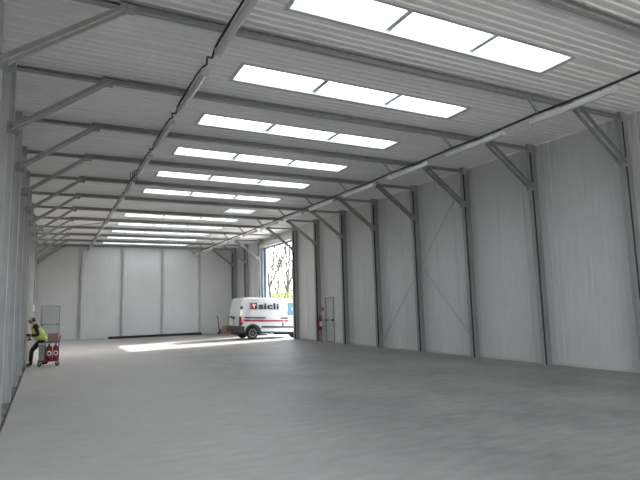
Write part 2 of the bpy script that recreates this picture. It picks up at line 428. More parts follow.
# ------------------------------------------------------------------ lamps and cables
def batten(x, z, lab, grp, hang=True):
    L = 1.86
    t = empty('batten_lamp', (x, 0, z), 0, lab, 'lamp', grp)
    b = MB(); b.extrude([(-.055, 0), (.055, 0), (.045, .05), (-.045, .05)], (0, -L/2, 0), (0, L/2, 0), (1,0,0), (0,0,1)); b.build('housing', lamp_m, t)
    b = MB(); b.extrude([(-.052, 0), (.052, 0), (.04, -.045), (.0, -.06), (-.04, -.045)], (0, -L/2 + .03, 0), (0, L/2 - .03, 0), (1,0,0), (0,0,1)); b.build('diffuser', diff_m, t)
    for q in (-1, 1):
        b = MB(); b.box((-.058, q * L/2 - .02, -.05), (.058, q * L/2 + .02, .055)); b.build('end_cap', lamp_m, t)
    for q in (-.7, .7):
        b = MB()
        if hang: b.tube([(0, q, .05), (0, q, H - z - .012)], .004, 5)
        else: b.box((-.055, q - .015, .05), (-.035, q + .015, .135))
        b.build('hanger', steel, t)
    return t
protoL = batten(2.77, 5.56, 'x', 'left line of batten lamps')
protoR = batten(9.48, 5.39, 'x', 'right line of batten lamps', False)
for proto, side in ((protoL, 'left'), (protoR, 'right')):
    for k in range(-1, 11):
        o = proto if k == -1 else copy_tree(proto)
        yc = fy(k) - .70
        o.location.y = yc
        o['label'] = f'unlit white batten lamp hanging in the {side}-hand line, {ORD[k + 1]} from the camera'
        if k == 10: o['label'] = f'unlit white batten lamp in the {side}-hand line, last before the far wall'
# left cable: sags in loops between lamps
pts = []
for k in range(-2, 11):
    for a, dz, dx in ((-1.62, .06, 0), (-1.3, .08, 0), (-.7, .08, .0), (0, .07, 0), (.22, .05, 0), (.42, .0 - .03 * random.random(), .01), (.58, .05, -.025), (.74, .01, .01)):
        pts.append((2.72 + dx, fy(k) + a, 5.58 + dz))
t = empty('power_cable', (0, 0, 0), 0, 'black cable looping between the lamps of the left-hand line', 'cable')
b = MB(); b.tube([p for p in pts if p[1] < FW - .05], .018, 6); b.build('cable', cable_m, t)
b = MB()
yc = fy(2)
for r_, dx in ((.16, 0), (.12, -.06), (.2, .05)):
    b.tube([(2.62 + dx + .05 * math.cos(a), yc + .1 + r_ * .8 * math.cos(a), 5.42 + r_ * math.sin(a)) for a in [2 * PI * i / 16 for i in range(17)]], .009, 5)
b.build('cable_coil', cable_m, t)
t = empty('power_cable', (9.42, 0, 5.51), 0, 'straight black cable along the right-hand line of lamps', 'cable')
b = MB(); pts = []
for k in range(-2, 11):
    pts += [(0, fy(k) + a, dz) for a, dz in ((-2.3, -.01), (-1.3, -.022), (-.3, -.01), (0, 0))]
b.tube([p for p in pts if p[1] < FW - .05], .026, 6); b.build('cable', cable_m, t)
b = MB()
for k in range(-2, 11): b.box((-.03, fy(k) - .02, -.02), (.03, fy(k) + .02, .03))
b.build('clip', cable_m, t)

# ------------------------------------------------------------------ fire extinguisher, sign
red = mat('red_paint', (.30, .012, .022), .3, 0, .1, 10, coat=.3)
white_m = mat('white_paper', (.8, .8, .8), .5, 0, .03, 10)
def extinguisher(t, red_m=red, scale=1.0):
    """standing on z=0, label towards local -y"""
    q = scale
    b = MB(); b.lathe([(.07*q, 0), (.085*q, .02), (.09*q, .05), (.09*q, .40*q), (.075*q, .46*q), (.035*q, .50*q), (.03*q, .53*q)], (0,0,0), n=24); body = b.build('cylinder', red_m, t)
    b = MB(); 
    vs = []; n = 8
    for z in (.16*q, .36*q):
        for i in range(n + 1):
            a = -PI/2 - .75 + 1.5 * i / n; vs.append((.0925*q*math.cos(a), .0925*q*math.sin(a), z))
    b.add(vs, [(i, i+1, n+2+i, n+1+i) for i in range(n)]); b.build('instruction_label', white_m, body)
    b = MB(); b.lathe([(.022, 0), (.022, .05), (.014, .06)], (0,0,.53*q), n=10); b.bar((-.02, 0, .53*q + .05), (.10, 0, .53*q + .085), .025, .012); b.bar((-.02, 0, .53*q + .03), (.09, 0, .53*q + .03), .025, .012); b.build('valve', dark_m, t)
    b = MB(); b.tube([(-.02, 0, .53*q+.03), (-.08, -.02, .53*q), (-.11*q, -.03, .42*q), (-.10*q, -.04, .2*q), (-.095*q, -.05, .1*q)], .011, 6); b.build('hose', dark_m, t)
t = empty('fire_extinguisher', (12.24, 22.67, .55), 0, 'red fire extinguisher with white label hung on a right-hand column by the small door', 'fire extinguisher')
extinguisher(t, red, 1.12)
b = MB(); b.box((-.04, .09, .12), (.04, .119, .17)); b.build('wall_bracket', dark_m, t)
t = empty('safety_sign', (WX - .012, 22.80, 1.44), -PI/2, 'small red and white sign on the wall above the hung fire extinguisher', 'sign')
b = MB(); b.box((-.13, 0, -.28), (.13, .010, .20)); b.build('sign_plate', white_m, t)
b = MB(); b.box((-.11, -.003, .02), (.11, 0, .18)); b.build('pictogram', red, t)

# small white junction box and conduit on the left wall beyond the worker
t = empty('junction_box', (.0, fy(7), 1.95), 0, 'small white box on a far column by the left wall above the worker', 'junction box')
b = MB(); b.box((0, -.10, -.16), (.07, .06, .16)); b.build('housing', white_m, t, .008)
b = MB(); b.tube([(.03, -.02, .16), (.03, -.02, 3.6)], .02, 6); b.build('conduit', mat('grey_conduit', (.16, .17, .18), .5), t)

# long dark beam lying along the far wall
t = empty('steel_beam', (4.0, FW - .75, 0), .006, 'long dark brown beam lying on the floor along the far wall', 'beam')
b = MB(); L = 5.85
b.extrude([(0,0),(.14,0),(.14,.02),(.08,.03),(.08,.12),(.14,.13),(.14,.15),(0,.15),(0,.13),(.06,.12),(.06,.03),(0,.02)], (0,0,0), (L,0,0), (0,1,0), (0,0,1))
b.build('flanged_bar', mat('rust_brown', (.055, .035, .03), .7, .2, .4, 6), t)

# ------------------------------------------------------------------ delivery van
vwhite = mat('van_white_paint', (.58, .60, .63), .25, 0, .03, 2, coat=.5)
vgrey = mat('van_grey_plastic', (.035, .04, .042), .6, 0, .15, 12)
vglass = mat('van_blue_glass', (.03, .13, .20), .08, 0, .15, 3, coat=.6)
tyre_m = mat('tyre', (.02, .02, .021), .8, 0, .2, 20)
rim_m = mat('steel_rim', (.42, .43, .44), .35, .5, .1, 10)
vred = mat('stripe_red', (.30, .02, .05), .4, 0, .05, 10)
VL, VW = 4.95, 1.86
van = empty('delivery_van', (9.62, 27.12, .039), math.radians(8), 'white delivery van with red stripe and black lettering, driving out of the doorway', 'van')
van.rotation_euler = (0, math.radians(2.6), 0); van.scale = (.96, 1, 1)
RW, FWX = .86, 4.15            # wheel centres
def arch(cx, r, z0, n=9):
    a0 = math.asin((z0 - .33) / r)
    return [(cx + r * math.cos(PI - a0 - (PI - 2*a0) * i / n), .33 + r * math.sin(PI - a0 - (PI - 2*a0) * i / n)) for i in range(n + 1)]
prof = [(.02, .40)] + arch(RW, .42, .40) + arch(FWX, .42, .40) + [(5.10, .40), (5.17, .55), (5.17, .85), (5.04, 1.08), (4.55, 1.30), (3.95, 2.13), (3.75, 2.19), (2.4, 2.24), (.6, 2.23), (.28, 2.21), (.17, 2.10), (.10, 1.75), (.02, 1.15)]
def taper(z): return 0 if z < 1.15 else .10 * ((z - 1.15) / 1.1) ** 1.4
n = len(prof); b = MB()
vs = [(x, taper(z), z) for x, z in prof] + [(x, VW - taper(z), z) for x, z in prof]
b.add(vs, [(i, (i+1) % n, n + (i+1) % n, n + i) for i in range(n)] + [tuple(range(n))[::-1], tuple(range(n, 2*n))])
body = b.build('body_shell', vwhite, van, .05)
body.modifiers['bevel'].segments = 3
def side(xa, za, xb, zb, name, m, parent=van, off=.006, th=.012, xs=None):
    """flat piece on the near side following its lean"""
    b = MB(); pts = xs or [(xa, za), (xb, za), (xb, zb), (xa, zb)]
    vs = [(x, taper(z) - off - th, z) for x, z in pts] + [(x, taper(z) - off + th, z) for x, z in pts]; k = len(pts)
    b.add(vs, [(i, (i+1) % k, k + (i+1) % k, k + i) for i in range(k)] + [tuple(range(k))[::-1], tuple(range(k, 2*k))])
    return b.build(name, m, parent)
side(1.36, .62, 3.64, .72, 'side_moulding', vgrey)
side(.34, 1.12, 1.60, 1.19, 'door_rail', black)
side(2.52, 1.12, 2.98, 1.19, 'trim_panel', black)
side(.30, .955, 2.70, 1.045, 'side_stripe', vred, off=.002, th=.006)
side(2.76, .955, 3.02, 1.045, 'side_stripe', vred, off=.002, th=.006)
# wheel arch flares and rear bumper
for cx in (RW, FWX):
    b = MB(); ai = arch(cx, .415, .36, 12); ao = arch(cx, .50, .36, 12); k = len(ai)
    vs = [(x, -.025, z) for x, z in ai] + [(x, -.025, z) for x, z in ao] + [(x, .03, z) for x, z in ai] + [(x, .03, z) for x, z in ao]
    fs = []
    for i in range(k - 1): fs += [(i, i+1, k+i+1, k+i), (2*k+i, 3*k+i, 3*k+i+1, 2*k+i+1), (k+i, k+i+1, 3*k+i+1, 3*k+i), (i, 2*k+i, 2*k+i+1, i+1)]
    b.add(vs, fs); b.build('wheel_arch_trim', vgrey, van)
b = MB(); b.box((-.06, -.02, .36), (.36, .06, .70)); b.box((-.06, VW - .06, .36), (.36, VW + .02, .70)); b.box((-.08, -.02, .38), (.04, VW + .02, .60)); b.box((-.05, .0, .58), (.05, VW, .70)); b.build('rear_bumper', vgrey, van, .02)
b = MB(); b.box((5.02, -.01, .34), (5.26, VW + .01, .72)); b.build('front_bumper', vgrey, van, .03)
side(.02, .70, .15, 1.22, 'tail_light', mat('tail_light_red', (.25, .01, .02), .2, 0, .1, 12, coat=.6), off=.0, th=.03)
b = MB(); b.box((-.005, VW - .06, .72), (.06, VW + .01, 1.20)); b.build('tail_light', MATS['tail_light_red'], van)
b = MB(); b.box((.0, VW / 2 - .004, .72), (.015, VW / 2 + .004, 1.15)); b.build('rear_door_seam', vgrey, van)
b = MB(); b.box((-.02, VW/2 - .18, 1.08), (.03, VW/2 + .20, 1.20)); b.build('rear_door_handle', vgrey, van, .01)
b = MB(); b.box((-.03, VW/2 + .35, 1.14), (.03, VW/2 + .55, 1.22)); b.build('rear_hinge', vgrey, van)
for z in (1.68, .84):
    b = MB(); b.lathe([(.09, 0), (.09, .02), (.05, .03)], (.16, taper(z) + .004, z), (0, -1, 0), 14); b.lathe([(.045, 0), (.045, .01)], (.16, taper(z) - .028, z), (0, -1, 0), 10); b.build('door_hinge_cap', vgrey, van)
side(2.62, .74, 2.70, .90, 'fuel_flap_handle', vgrey)
# cab windows
gl = side(0, 0, 0, 0, 'cab_side_window', vglass, xs=[(2.98, 1.32), (4.35, 1.32), (3.90, 1.98), (3.05, 2.02), (2.96, 1.94)])
side(0, 0, 0, 0, 'window_reflection', mat('pale_reflection', (.40, .55, .62), .3), gl, off=.016, th=.004, xs=[(3.16, 1.72), (3.42, 1.36), (3.54, 1.36), (3.30, 1.72)])  # pale strip painted on the glass as a reflection
side(2.86, .46, 2.875, 2.1, 'cab_door_seam', vgrey, off=.0, th=.006)
b = MB(); b.add([(4.51, .14, 1.36), (4.51, VW - .14, 1.36), (3.98, VW - .19, 2.10), (3.98, .19, 2.10), (4.55, .14, 1.38), (4.55, VW - .14, 1.38), (4.02, VW - .19, 2.12), (4.02, .19, 2.12)], [(0,1,2,3),(4,5,6,7),(0,1,5,4),(1,2,6,5),(2,3,7,6),(3,0,4,7)]); b.build('windscreen', vglass, van)
b = MB(); b.box((5.10, .1, .78), (5.19, .45, .98)); b.box((5.10, VW - .45, .78), (5.19, VW - .1, .98)); b.build('headlight', white_m, van)
b = MB(); b.box((4.02, -.22, 1.36), (4.16, -.02, 1.62)); b.build('wing_mirror', vgrey, van, .02)
# underbody
b = MB(); b.box((.1, .25, .24), (4.7, VW - .25, .44)); b.box((.3, .35, .28), (1.4, VW - .35, .9)); b.box((3.6, .35, .28), (4.7, VW - .35, .9)); b.build('underbody', mat('underbody_black', (.025, .025, .027), .8), van)
b = MB(); b.tube([(1.35, .15, .30), (1.9, .15, .30)], .045, 8); b.box((1.95, .12, .25), (2.15, .3, .36)); b.build('exhaust', rim_m, van)
b = MB(); b.box((3.46, .02, .14), (3.50, .26, .48)); b.build('mud_flap', black, van)
def wheel(cx, y, s):
    b = MB(); b.lathe([(.20, .02), (.29, 0), (.325, .03), (.33, .07), (.33, .15), (.32, .19), (.28, .21), (.2, .20)], (cx, y, .33), (0, s, 0), 32); tyre = b.build('wheel', tyre_m, van)
    b = MB(); b.lathe([(.215, .03), (.21, .005), (.195, .0), (.18, .03), (.12, .045), (.07, .02), (.06, 0), (.045, -.01), (.02, -.012)], (cx, y, .33), (0, s, 0), 28); r = b.build('rim', rim_m, tyre)
    b = MB()
    for i in range(8):
        a = 2*PI*i/8; b.lathe([(.022, 0), (.022, .004)], (cx + .155*math.cos(a), y + s*.022, .33 + .155*math.sin(a)), (0, s, 0), 8)
    b.build('rim_hole', black, tyre)
    b = MB(); b.lathe([(.052, 0), (.05, .012), (.02, .016)], (cx, y - s*.008, .33), (0, -s, 0), 12); b.build('hub_cap', vgrey, tyre)
for cx in (RW, FWX):
    wheel(cx, .03, 1); wheel(cx, VW - .03, -1)
# emblem and lettering
em = side(.70, 1.62, 1.06, 1.96, 'emblem_square', mat('emblem_red', (.45, .015, .05), .4), off=.004, th=.006)
side(0, 0, 0, 0, 'emblem_black', black, em, off=.012, th=.003, xs=[(.84, 1.62), (1.06, 1.62), (1.06, 1.96), (.96, 1.96), (.90, 1.80), (.84, 1.72)])
side(0, 0, 0, 0, 'emblem_mark', white_m, em, off=.016, th=.003, xs=[(.80, 1.90), (.85, 1.92), (.88, 1.82), (.97, 1.90), (1.00, 1.86), (.91, 1.77), (.93, 1.67), (.88, 1.66), (.86, 1.76), (.80, 1.80)])
cu = bpy.data.curves.new('lettering', 'FONT'); cu.body = 'sicli'; cu.size = .50; cu.offset = .016; cu.extrude = .004; cu.space_character = 1.08
to = bpy.data.objects.new('lettering_source', cu); COL.objects.link(to)
bpy.context.view_layer.update()
me = bpy.data.meshes.new_from_object(to); bpy.data.objects.remove(to)
xs_ = [v.co.x for v in me.vertices]; zs_ = [v.co.y for v in me.vertices]
sx = 1.24 / (max(xs_) - min(xs_)); sz = .345 / (max(zs_) - min(zs_))
for v in me.vertices:
    X = 1.16 + (v.co.x - min(xs_)) * sx; Z = 1.62 + (v.co.y - min(zs_)) * sz
    v.co = (X, taper(Z) - .008 - v.co.z, Z)
me.materials.clear(); me.materials.append(black)
lt = bpy.data.objects.new('lettering', me); COL.objects.link(lt); lt.parent = van

# ------------------------------------------------------------------ pallet truck with crate behind the van
pr = mat('pallet_truck_red', (.33, .03, .035), .5, 0, .2, 8)
pt = empty('pallet_truck', (10.80, 34.55, 0), -.25, 'red hand pallet truck with dark T-shaped handle behind the van, by the far wall', 'pallet truck')
b = MB()
for q in (-.2, .2): b.box((.12, q - .08, .09), (1.30, q + .08, .16))
b.build('forks', pr, pt, .01)
b = MB(); b.box((.0, -.24, .08), (.119, .24, .36)); b.build('pump_housing', dark_m, pt, .01)
b = MB(); b.tube([(.02, 0, .2), (-.04, 0, .5), (-.10, 0, 1.1), (-.16, 0, 1.2)], .028, 8); b.tube([(-.16, -.22, 1.2), (-.16, .22, 1.2)], .022, 8); b.bar((-.10, -.14, 1.06), (-.10, .14, 1.06), .04, .03); b.build('handle', dark_m, pt)
for q in (-.07, .07):
    b = MB(); b.lathe([(.08, 0), (.09, .01), (.09, .04), (.08, .05)], (-.02, q - .025, .09), (0, 1, 0), 14); b.build('steer_wheel', black, pt)
for q in (-.2, .2):
    b = MB(); b.lathe([(.035, 0), (.04, .01), (.04, .07), (.035, .08)], (1.18, q - .04, .04), (0, 1, 0), 12); b.build('fork_roller', black, pt)
wood = mat('crate_wood', (.42, .30, .18), .7, 0, .3, 5, stretch=(1, 1, 6))
t = empty('wooden_crate', (pt.location.x + .40, pt.location.y - .10, .16), -.25, 'brown wooden crate standing on the pallet truck forks', 'crate')
b = MB(); b.box((-.22, -.24, 0), (.24, .24, .05))
for z in (.07, .17, .27):
    b.box((-.24, -.26, z), (.26, -.24, z + .085)); b.box((-.24, .24, z), (.26, .26, z + .085)); b.box((-.24, -.24, z), (-.22, .24, z + .085)); b.box((.24, -.24, z), (.26, .24, z + .085))
b.build('slats', wood, t)
b = MB()
for q in (-.22, .20):
    for r_ in (-.24, .20): b.box((q, r_, .05), (q + .04, r_ + .04, .36))
b.build('corner_posts', wood, t)
b = MB(); b.box((-.24, -.26, .36), (.26, .26, .38)); b.build('lid', wood, t)

# ------------------------------------------------------------------ trolley with extinguishers and box
tr = empty('hand_trolley', (.66, 19.55, 0), 0, 'red service trolley on black castors beside the worker', 'trolley')
tred = mat('trolley_red', (.24, .03, .035), .5, 0, .3, 10)
b = MB(); b.box((-.30, -.20, .15), (.32, .20, .19)); b.build('lower_deck', tred, tr, .008)
b = MB(); b.box((-.09, -.20, .745), (.32, .20, .775)); b.build('upper_shelf', mat('shelf_black', (.05, .045, .045), .6), tr, .006)
for x in (-.08, .305):
    for y in (-.185, .185):
        b = MB(); b.tube([(x, y, .19), (x, y, .745)], .012, 8); b.build('upright', tred, tr)
b = MB(); b.tube([(.305, -.185, .775), (.34, -.185, .92), (.36, -.185, .96), (.36, .185, .96), (.34, .185, .92), (.305, .185, .775)], .013, 8); b.build('push_handle', mat('handle_pink', (.50, .16, .16), .5), tr)
for x in (-.24, .27):
    for y in (-.16, .16):
        b = MB(); b.lathe([(.05, 0), (.06, .008), (.06, .032), (.05, .04)], (x, y - .02, .06), (0, 1, 0), 16); w_ = b.build('castor', black, tr)
        b = MB(); b.box((x - .02, y - .03, .06), (x + .02, y - .022, .15)); b.box((x - .02, y + .022, .06), (x + .02, y + .03, .15)); b.build('fork', steel, w_)
t = empty('grey_container', (.475, 19.55, .19), 0, 'tall grey plastic container on the left end of the trolley', 'container')
b = MB(); b.extrude([(-.09, -.17), (.09, -.17), (.09, .17), (-.09, .17)], (0, 0, 0), (0, 0, .50), (1,0,0), (0,1,0)); b.build('body', mat('grey_plastic', (.30, .31, .31), .5, 0, .2, 5), t, .02)
b = MB(); b.box((-.10, -.18, .50), (.10, .18, .545)); b.build('lid', mat('pale_lid', (.48, .53, .60), .5), t, .01)
for i, (x, lab) in enumerate(((.685, 'red fire extinguisher with round white label on the trolley, beside the grey container'), (.878, 'red fire extinguisher with round white label on the trolley, at its right end'))):
    t = empty('fire_extinguisher', (x, 19.50, .19), 0, lab, 'fire extinguisher', 'extinguishers on the trolley')
    b = MB(); b.lathe([(.07, 0), (.088, .02), (.092, .05), (.092, .38), (.078, .43), (.04, .46), (.028, .48)], (0,0,0), n=24); bd = b.build('cylinder', red, t)
    b = MB(); nn = 20
    vs = [(.0945 * math.sin(.075 * math.cos(2*PI*j/nn) / .0945), -.0945 * math.cos(.075 * math.cos(2*PI*j/nn) / .0945), .22 + .075 * math.sin(2*PI*j/nn)) for j in range(nn)]
    vi = [(.0945 * math.sin(.045 * math.cos(2*PI*j/nn) / .0945), -.0945 * math.cos(.045 * math.cos(2*PI*j/nn) / .0945), .22 + .045 * math.sin(2*PI*j/nn)) for j in range(nn)]
    b.add(vs + vi, [(j, (j+1) % nn, nn + (j+1) % nn, nn + j) for j in range(nn)]); b.build('round_label', white_m, bd)
    b = MB(); b.lathe([(.02, 0), (.02, .035)], (0, 0, .48), n=10); b.bar((-.05, 0, .515), (.05, 0, .525), .02, .012); b.build('valve', dark_m, t)
t = empty('cardboard_box', (.785, 19.55, .775), 0, 'brown cardboard box on top of the red trolley', 'box')
card = mat('cardboard', (.36, .235, .17), .8, 0, .12, 5)
b = MB(); b.box((-.145, -.14, 0), (.145, .14, .265)); b.build('carton', card, t, .004)
b = MB(); b.box((-.146, -.025, .262), (.146, .025, .2665)); b.box((-.1465, -.025, .18), (-.1455, .025, .266)); b.build('tape', mat('parcel_tape', (.30, .20, .13), .3), t)

# ------------------------------------------------------------------ worker
def skin(name, verts, edges, radii, m, parent=None, sub=2, root=0, flat=None):
    me = bpy.data.meshes.new(name); me.from_pydata([tuple(v) for v in verts], edges, []); me.materials.append(m)
    o = bpy.data.objects.new(name, me); COL.objects.link(o)
    if parent: o.parent = parent
    o.modifiers.new('skin', 'SKIN')
    if not me.skin_vertices: 
        bm = bmesh.new(); bm.from_mesh(me); bm.verts.layers.skin.verify(); bm.to_mesh(me); bm.free()
    for i, sv in enumerate(me.skin_vertices[0].data):
        r = radii[i]; sv.radius = r if isinstance(r, tuple) else (r, r); sv.use_root = (i == root)
    o.modifiers['skin'].use_smooth_shade = True
    s_ = o.modifiers.new('sub', 'SUBSURF'); s_.levels = sub; s_.render_levels = sub
    return o
class Sk:
    def __init__(s): s.v = []; s.e = []; s.r = []
    def p(s, co, r, frm=None):
        s.v.append(V(co)); s.r.append(r)
        if frm is not None: s.e.append((frm, len(s.v) - 1))
        return len(s.v) - 1
skin_c = mat('skin', (.50, .30, .22), .5, 0, .1, 20)
man = empty('person', (.30, 20.02, 0), 0, 'person in a yellow hi-vis vest and dark trousers leaning to drill at the left wall', 'person')
O = V((.30, 20.02, 0))
def P(x, y, z): return V((x, y, z)) - O
J = dict(pel=P(.45,20.02,.84), wst=P(.40,20.02,.97), chs=P(.32,20.02,1.14), upc=P(.25,20.02,1.26), nek=P(.19,20.02,1.345), hd=P(.14,20.02,1.43),
         hipN=P(.44,19.92,.81), hipF=P(.46,20.12,.81), kneN=P(.18,19.90,.50), kneF=P(.48,20.14,.44), ankN=P(.155,19.90,.10), ankF=P(.62,20.14,.10),
         toeN=P(.045,19.89,.05), toeF=P(.47,20.14,.05),
         shN=P(.26,19.84,1.29), shF=P(.25,20.20,1.29), elN=P(.36,19.80,1.01), elF=P(.28,20.24,1.01), wrN=P(.15,19.92,.97), wrF=P(.12,20.14,1.00))
s = Sk()
pel = s.p(J['pel'], (.13,.11)); ws = s.p(J['wst'], (.13,.10), pel); ch = s.p(J['chs'], (.15,.11), ws); up = s.p(J['upc'], (.12,.09), ch); nk = s.p(J['nek'], .055, up)
h0 = s.p(J['hd'] + V((.02,0,.0)), .075, nk); h1 = s.p(J['hd'] + V((-.01,0,.08)), .092, h0); h2 = s.p(J['hd'] + V((.005,0,.155)), .05, h1)
def hand(wr, d, side_):
    """palm, four fingers curled forward round the tool and a thumb leaving the palm's side"""
    d = d.normalized(); lat = V((0, 1, 0)) - d * d.y; lat.normalize(); dn = d.cross(lat).normalized()
    if dn.z > 0: dn = -dn
    pm = s.p(s.v[wr] + d * .05, (.036, .020), wr)
    for i, (o, L) in enumerate(((-.030, .070), (-.010, .080), (.010, .074), (.030, .058))):
        a = s.p(s.v[pm] + d * .035 + lat * o, .0100, pm)
        b1 = s.p(s.v[a] + d * L * .42 + dn * .010, .0095, a); b2 = s.p(s.v[b1] + d * L * .15 + dn * L * .34, .0088, b1); s.p(s.v[b2] - d * L * .18 + dn * L * .22, .008, b2)
    a = s.p(s.v[wr] + d * .03 + lat * (-.034 * side_), .012, pm); b1 = s.p(s.v[a] + d * .03 + lat * (-.018 * side_) + dn * .012, .011, a); s.p(s.v[b1] + d * .028 + dn * .014, .0095, b1)
for q, sd in (('N', -1), ('F', 1)):
    sh = s.p(J['sh'+q], .055, up); el = s.p(J['el'+q], .042, sh); wr = s.p(J['wr'+q], .028, el); hand(wr, J['wr'+q] - J['el'+q], sd)
    hp = s.p(J['hip'+q], .09, pel); th = s.p((J['hip'+q] * .5 + J['kne'+q] * .5), .075, hp); kn = s.p(J['kne'+q], .055, th)
    cf = s.p(J['kne'+q] * .62 + J['ank'+q] * .38, .052, kn); an = s.p(J['ank'+q], .038, cf); s.p(J['toe'+q] + V((.02,0,-.015)), .024, an)
bodyo = skin('body', s.v, s.e, s.r, skin_c, man)
# face
def ell(mb, c, r, n=12, m=8, rot=None):
    vs = []
    for i in range(m + 1):
        t_ = PI * i / m
        for j in range(n):
            p_ = V((r[0]*math.sin(t_)*math.cos(2*PI*j/n), r[1]*math.sin(t_)*math.sin(2*PI*j/n), r[2]*math.cos(t_)))
            if rot: p_ = rot @ p_
            vs.append(V(c) + p_)
    mb.add(vs, [(i*n+j, i*n+(j+1) % n, (i+1)*n+(j+1) % n, (i+1)*n+j) for i in range(m) for j in range(n)], True)
hc = J['hd'] + V((-.005, 0, .075)); R = Matrix.Rotation(-.45, 3, 'Y')
b = MB(); ell(b, hc + R @ V((-.098, 0, -.015)), (.022, .014, .024), rot=R); b.build('nose', skin_c, bodyo)
for q in (-1, 1):
    b = MB(); ell(b, hc + R @ V((-.082, q*.033, .012)), (.014, .014, .010)); b.build('eye', dark_m, bodyo)
    b = MB(); ell(b, hc + R @ V((.005, q*.088, -.01)), (.022, .012, .034)); b.build('ear', skin_c, bodyo)
b = MB(); ell(b, hc + R @ V((-.078, 0, -.058)), (.014, .030, .008)); b.build('mouth', mat('lips', (.30, .10, .09), .5), bodyo)
hair_m = mat('brown_hair', (.09, .04, .03), .8, 0, .4, 60)
b = MB(); ell(b, hc + R @ V((-.055, 0, -.07)), (.05, .062, .048), rot=R); b.build('beard', hair_m, bodyo)
b = MB(); ell(b, hc + R @ V((.035, 0, -.03)), (.075, .092, .085), rot=R); b.build('hair', hair_m, bodyo)
# cap
cap_m = mat('pale_cap', (.70, .62, .62), .6, 0, .08, 20)
b = MB(); cc = hc + R @ V((.005, 0, .03))
n_, m_ = 18, 6; vs = []
for i in range(m_ + 1):
    t_ = PI/2 * i / m_
    for j in range(n_): vs.append(cc + R @ V((.112*math.sin(t_)*math.cos(2*PI*j/n_), .102*math.sin(t_)*math.sin(2*PI*j/n_), .095*math.cos(t_))))
b.add(vs, [(i*n_+j, i*n_+(j+1) % n_, (i+1)*n_+(j+1) % n_, (i+1)*n_+j) for i in range(m_) for j in range(n_)] + [tuple(range(m_*n_, (m_+1)*n_))], True)
b.extrude([(-.17, -.05), (-.10, -.09), (-.05, -.09), (-.05, .09), (-.10, .09), (-.17, .05)], cc, cc + R @ V((0,0,.012)), R @ V((1,0,0)), V((0,1,0)))
b.build('cap', cap_m, bodyo)
navy = mat('dark_jacket', (.018, .02, .018), .8, 0, .3, 30)
trou = mat('black_trousers', (.014, .015, .018), .8, 0, .3, 30)
s = Sk()
a0 = s.p(J['wst'] + V((.01,0,-.08)), (.165,.13)); a1 = s.p(J['chs'], (.18,.135), a0); a2 = s.p(J['upc'] + V((0,0,-.01)), (.135,.105), a1); s.p(J['nek'] + V((.005,0,-.02)), .068, a2)
for q in 'NF':
    sh = s.p(J['sh'+q], .072, a2); m1 = s.p(J['sh'+q]*.5 + J['el'+q]*.5, .062, sh); el = s.p(J['el'+q], .057, m1); s.p(J['wr'+q]*.9 + J['el'+q]*.1, .043, el)
skin('jacket', s.v, s.e, s.r, navy, man)
s = Sk()
a0 = s.p(J['pel'] + V((0,0,.06)), (.15,.125)); a1 = s.p(J['pel'] + V((0,0,-.01)), (.15,.12), a0)
for q in 'NF':
    hp = s.p(J['hip'+q], .10, a1); th = s.p(J['hip'+q]*.5 + J['kne'+q]*.5, .09, hp); kn = s.p(J['kne'+q], .072, th); cf = s.p(J['kne'+q]*.5 + J['ank'+q]*.5, .067, kn); s.p(J['ank'+q] + V((0,0,.02)), .06, cf)
skin('trousers', s.v, s.e, s.r, trou, man)
for q in 'NF':
    s = Sk(); a = s.p(J['ank'+q] + V((0,0,.12)), .064); h_ = s.p(J['ank'+q] + V((.02,0,-.035)), .062, a); t1 = s.p(J['toe'+q]*.5 + J['ank'+q]*.5 + V((0,0,-.015)), (.052,.052), h_); s.p(J['toe'+q] + V((0,0,-.0)), (.044,.046), t1)
    skin('boot', s.v, s.e, s.r, mat('black_boot', (.02, .018, .016), .6), man)
# vest: open shell over the jacket
vest_m = mat('hi_vis_yellow', (.62, .78, .10), .7, 0, .15, 12)
sil = mat('reflective_band', (.62, .66, .60), .35, 0, .1, 10)
def ring(c, ax, ry, n=20, r0=0, phase=0):
    return [c + V((ax * math.cos(2*PI*j/n), ry * math.sin(2*PI*j/n), 0)) for j in range(n)]
levels = [(J['pel'] + V((-.0,0,-.01)), .178, .205), (J['wst'], .168, .20), (J['wst']*.5 + J['chs']*.5, .172, .21), (J['chs'], .172, .212), (J['chs']*.45 + J['upc']*.55, .155, .205), (J['upc'] + V((0,0,.05)), .115, .165), (J['nek'] + V((.01,0,-.005)), .085, .095)]
b = MB(); vs = []; n_ = 24
for c, ax, ry in levels: vs += ring(c, ax, ry, n_)
b.add(vs, [(i*n_+j, i*n_+(j+1) % n_, (i+1)*n_+(j+1) % n_, (i+1)*n_+j) for i in range(len(levels)-1) for j in range(n_)], True)
vest = b.build('safety_vest', vest_m, man); sd_ = vest.modifiers.new('s', 'SOLIDIFY'); sd_.thickness = .008
for i_, lv in enumerate(((0, .35), (1, .9))):
    (c0, x0, y0), (c1, x1, y1) = levels[lv[0]], levels[lv[0]+1]; f = lv[1]
    c = c0*(1-f) + c1*f; ax = x0*(1-f) + x1*f + .006; ry = y0*(1-f) + y1*f + .006
    b = MB(); vs = ring(c, ax, ry, n_) + ring(c + V((-.005,0,.045)), ax, ry, n_)
    b.add(vs, [(j, (j+1) % n_, n_+(j+1) % n_, n_+j) for j in range(n_)], True); b.build('reflective_band', sil, vest)
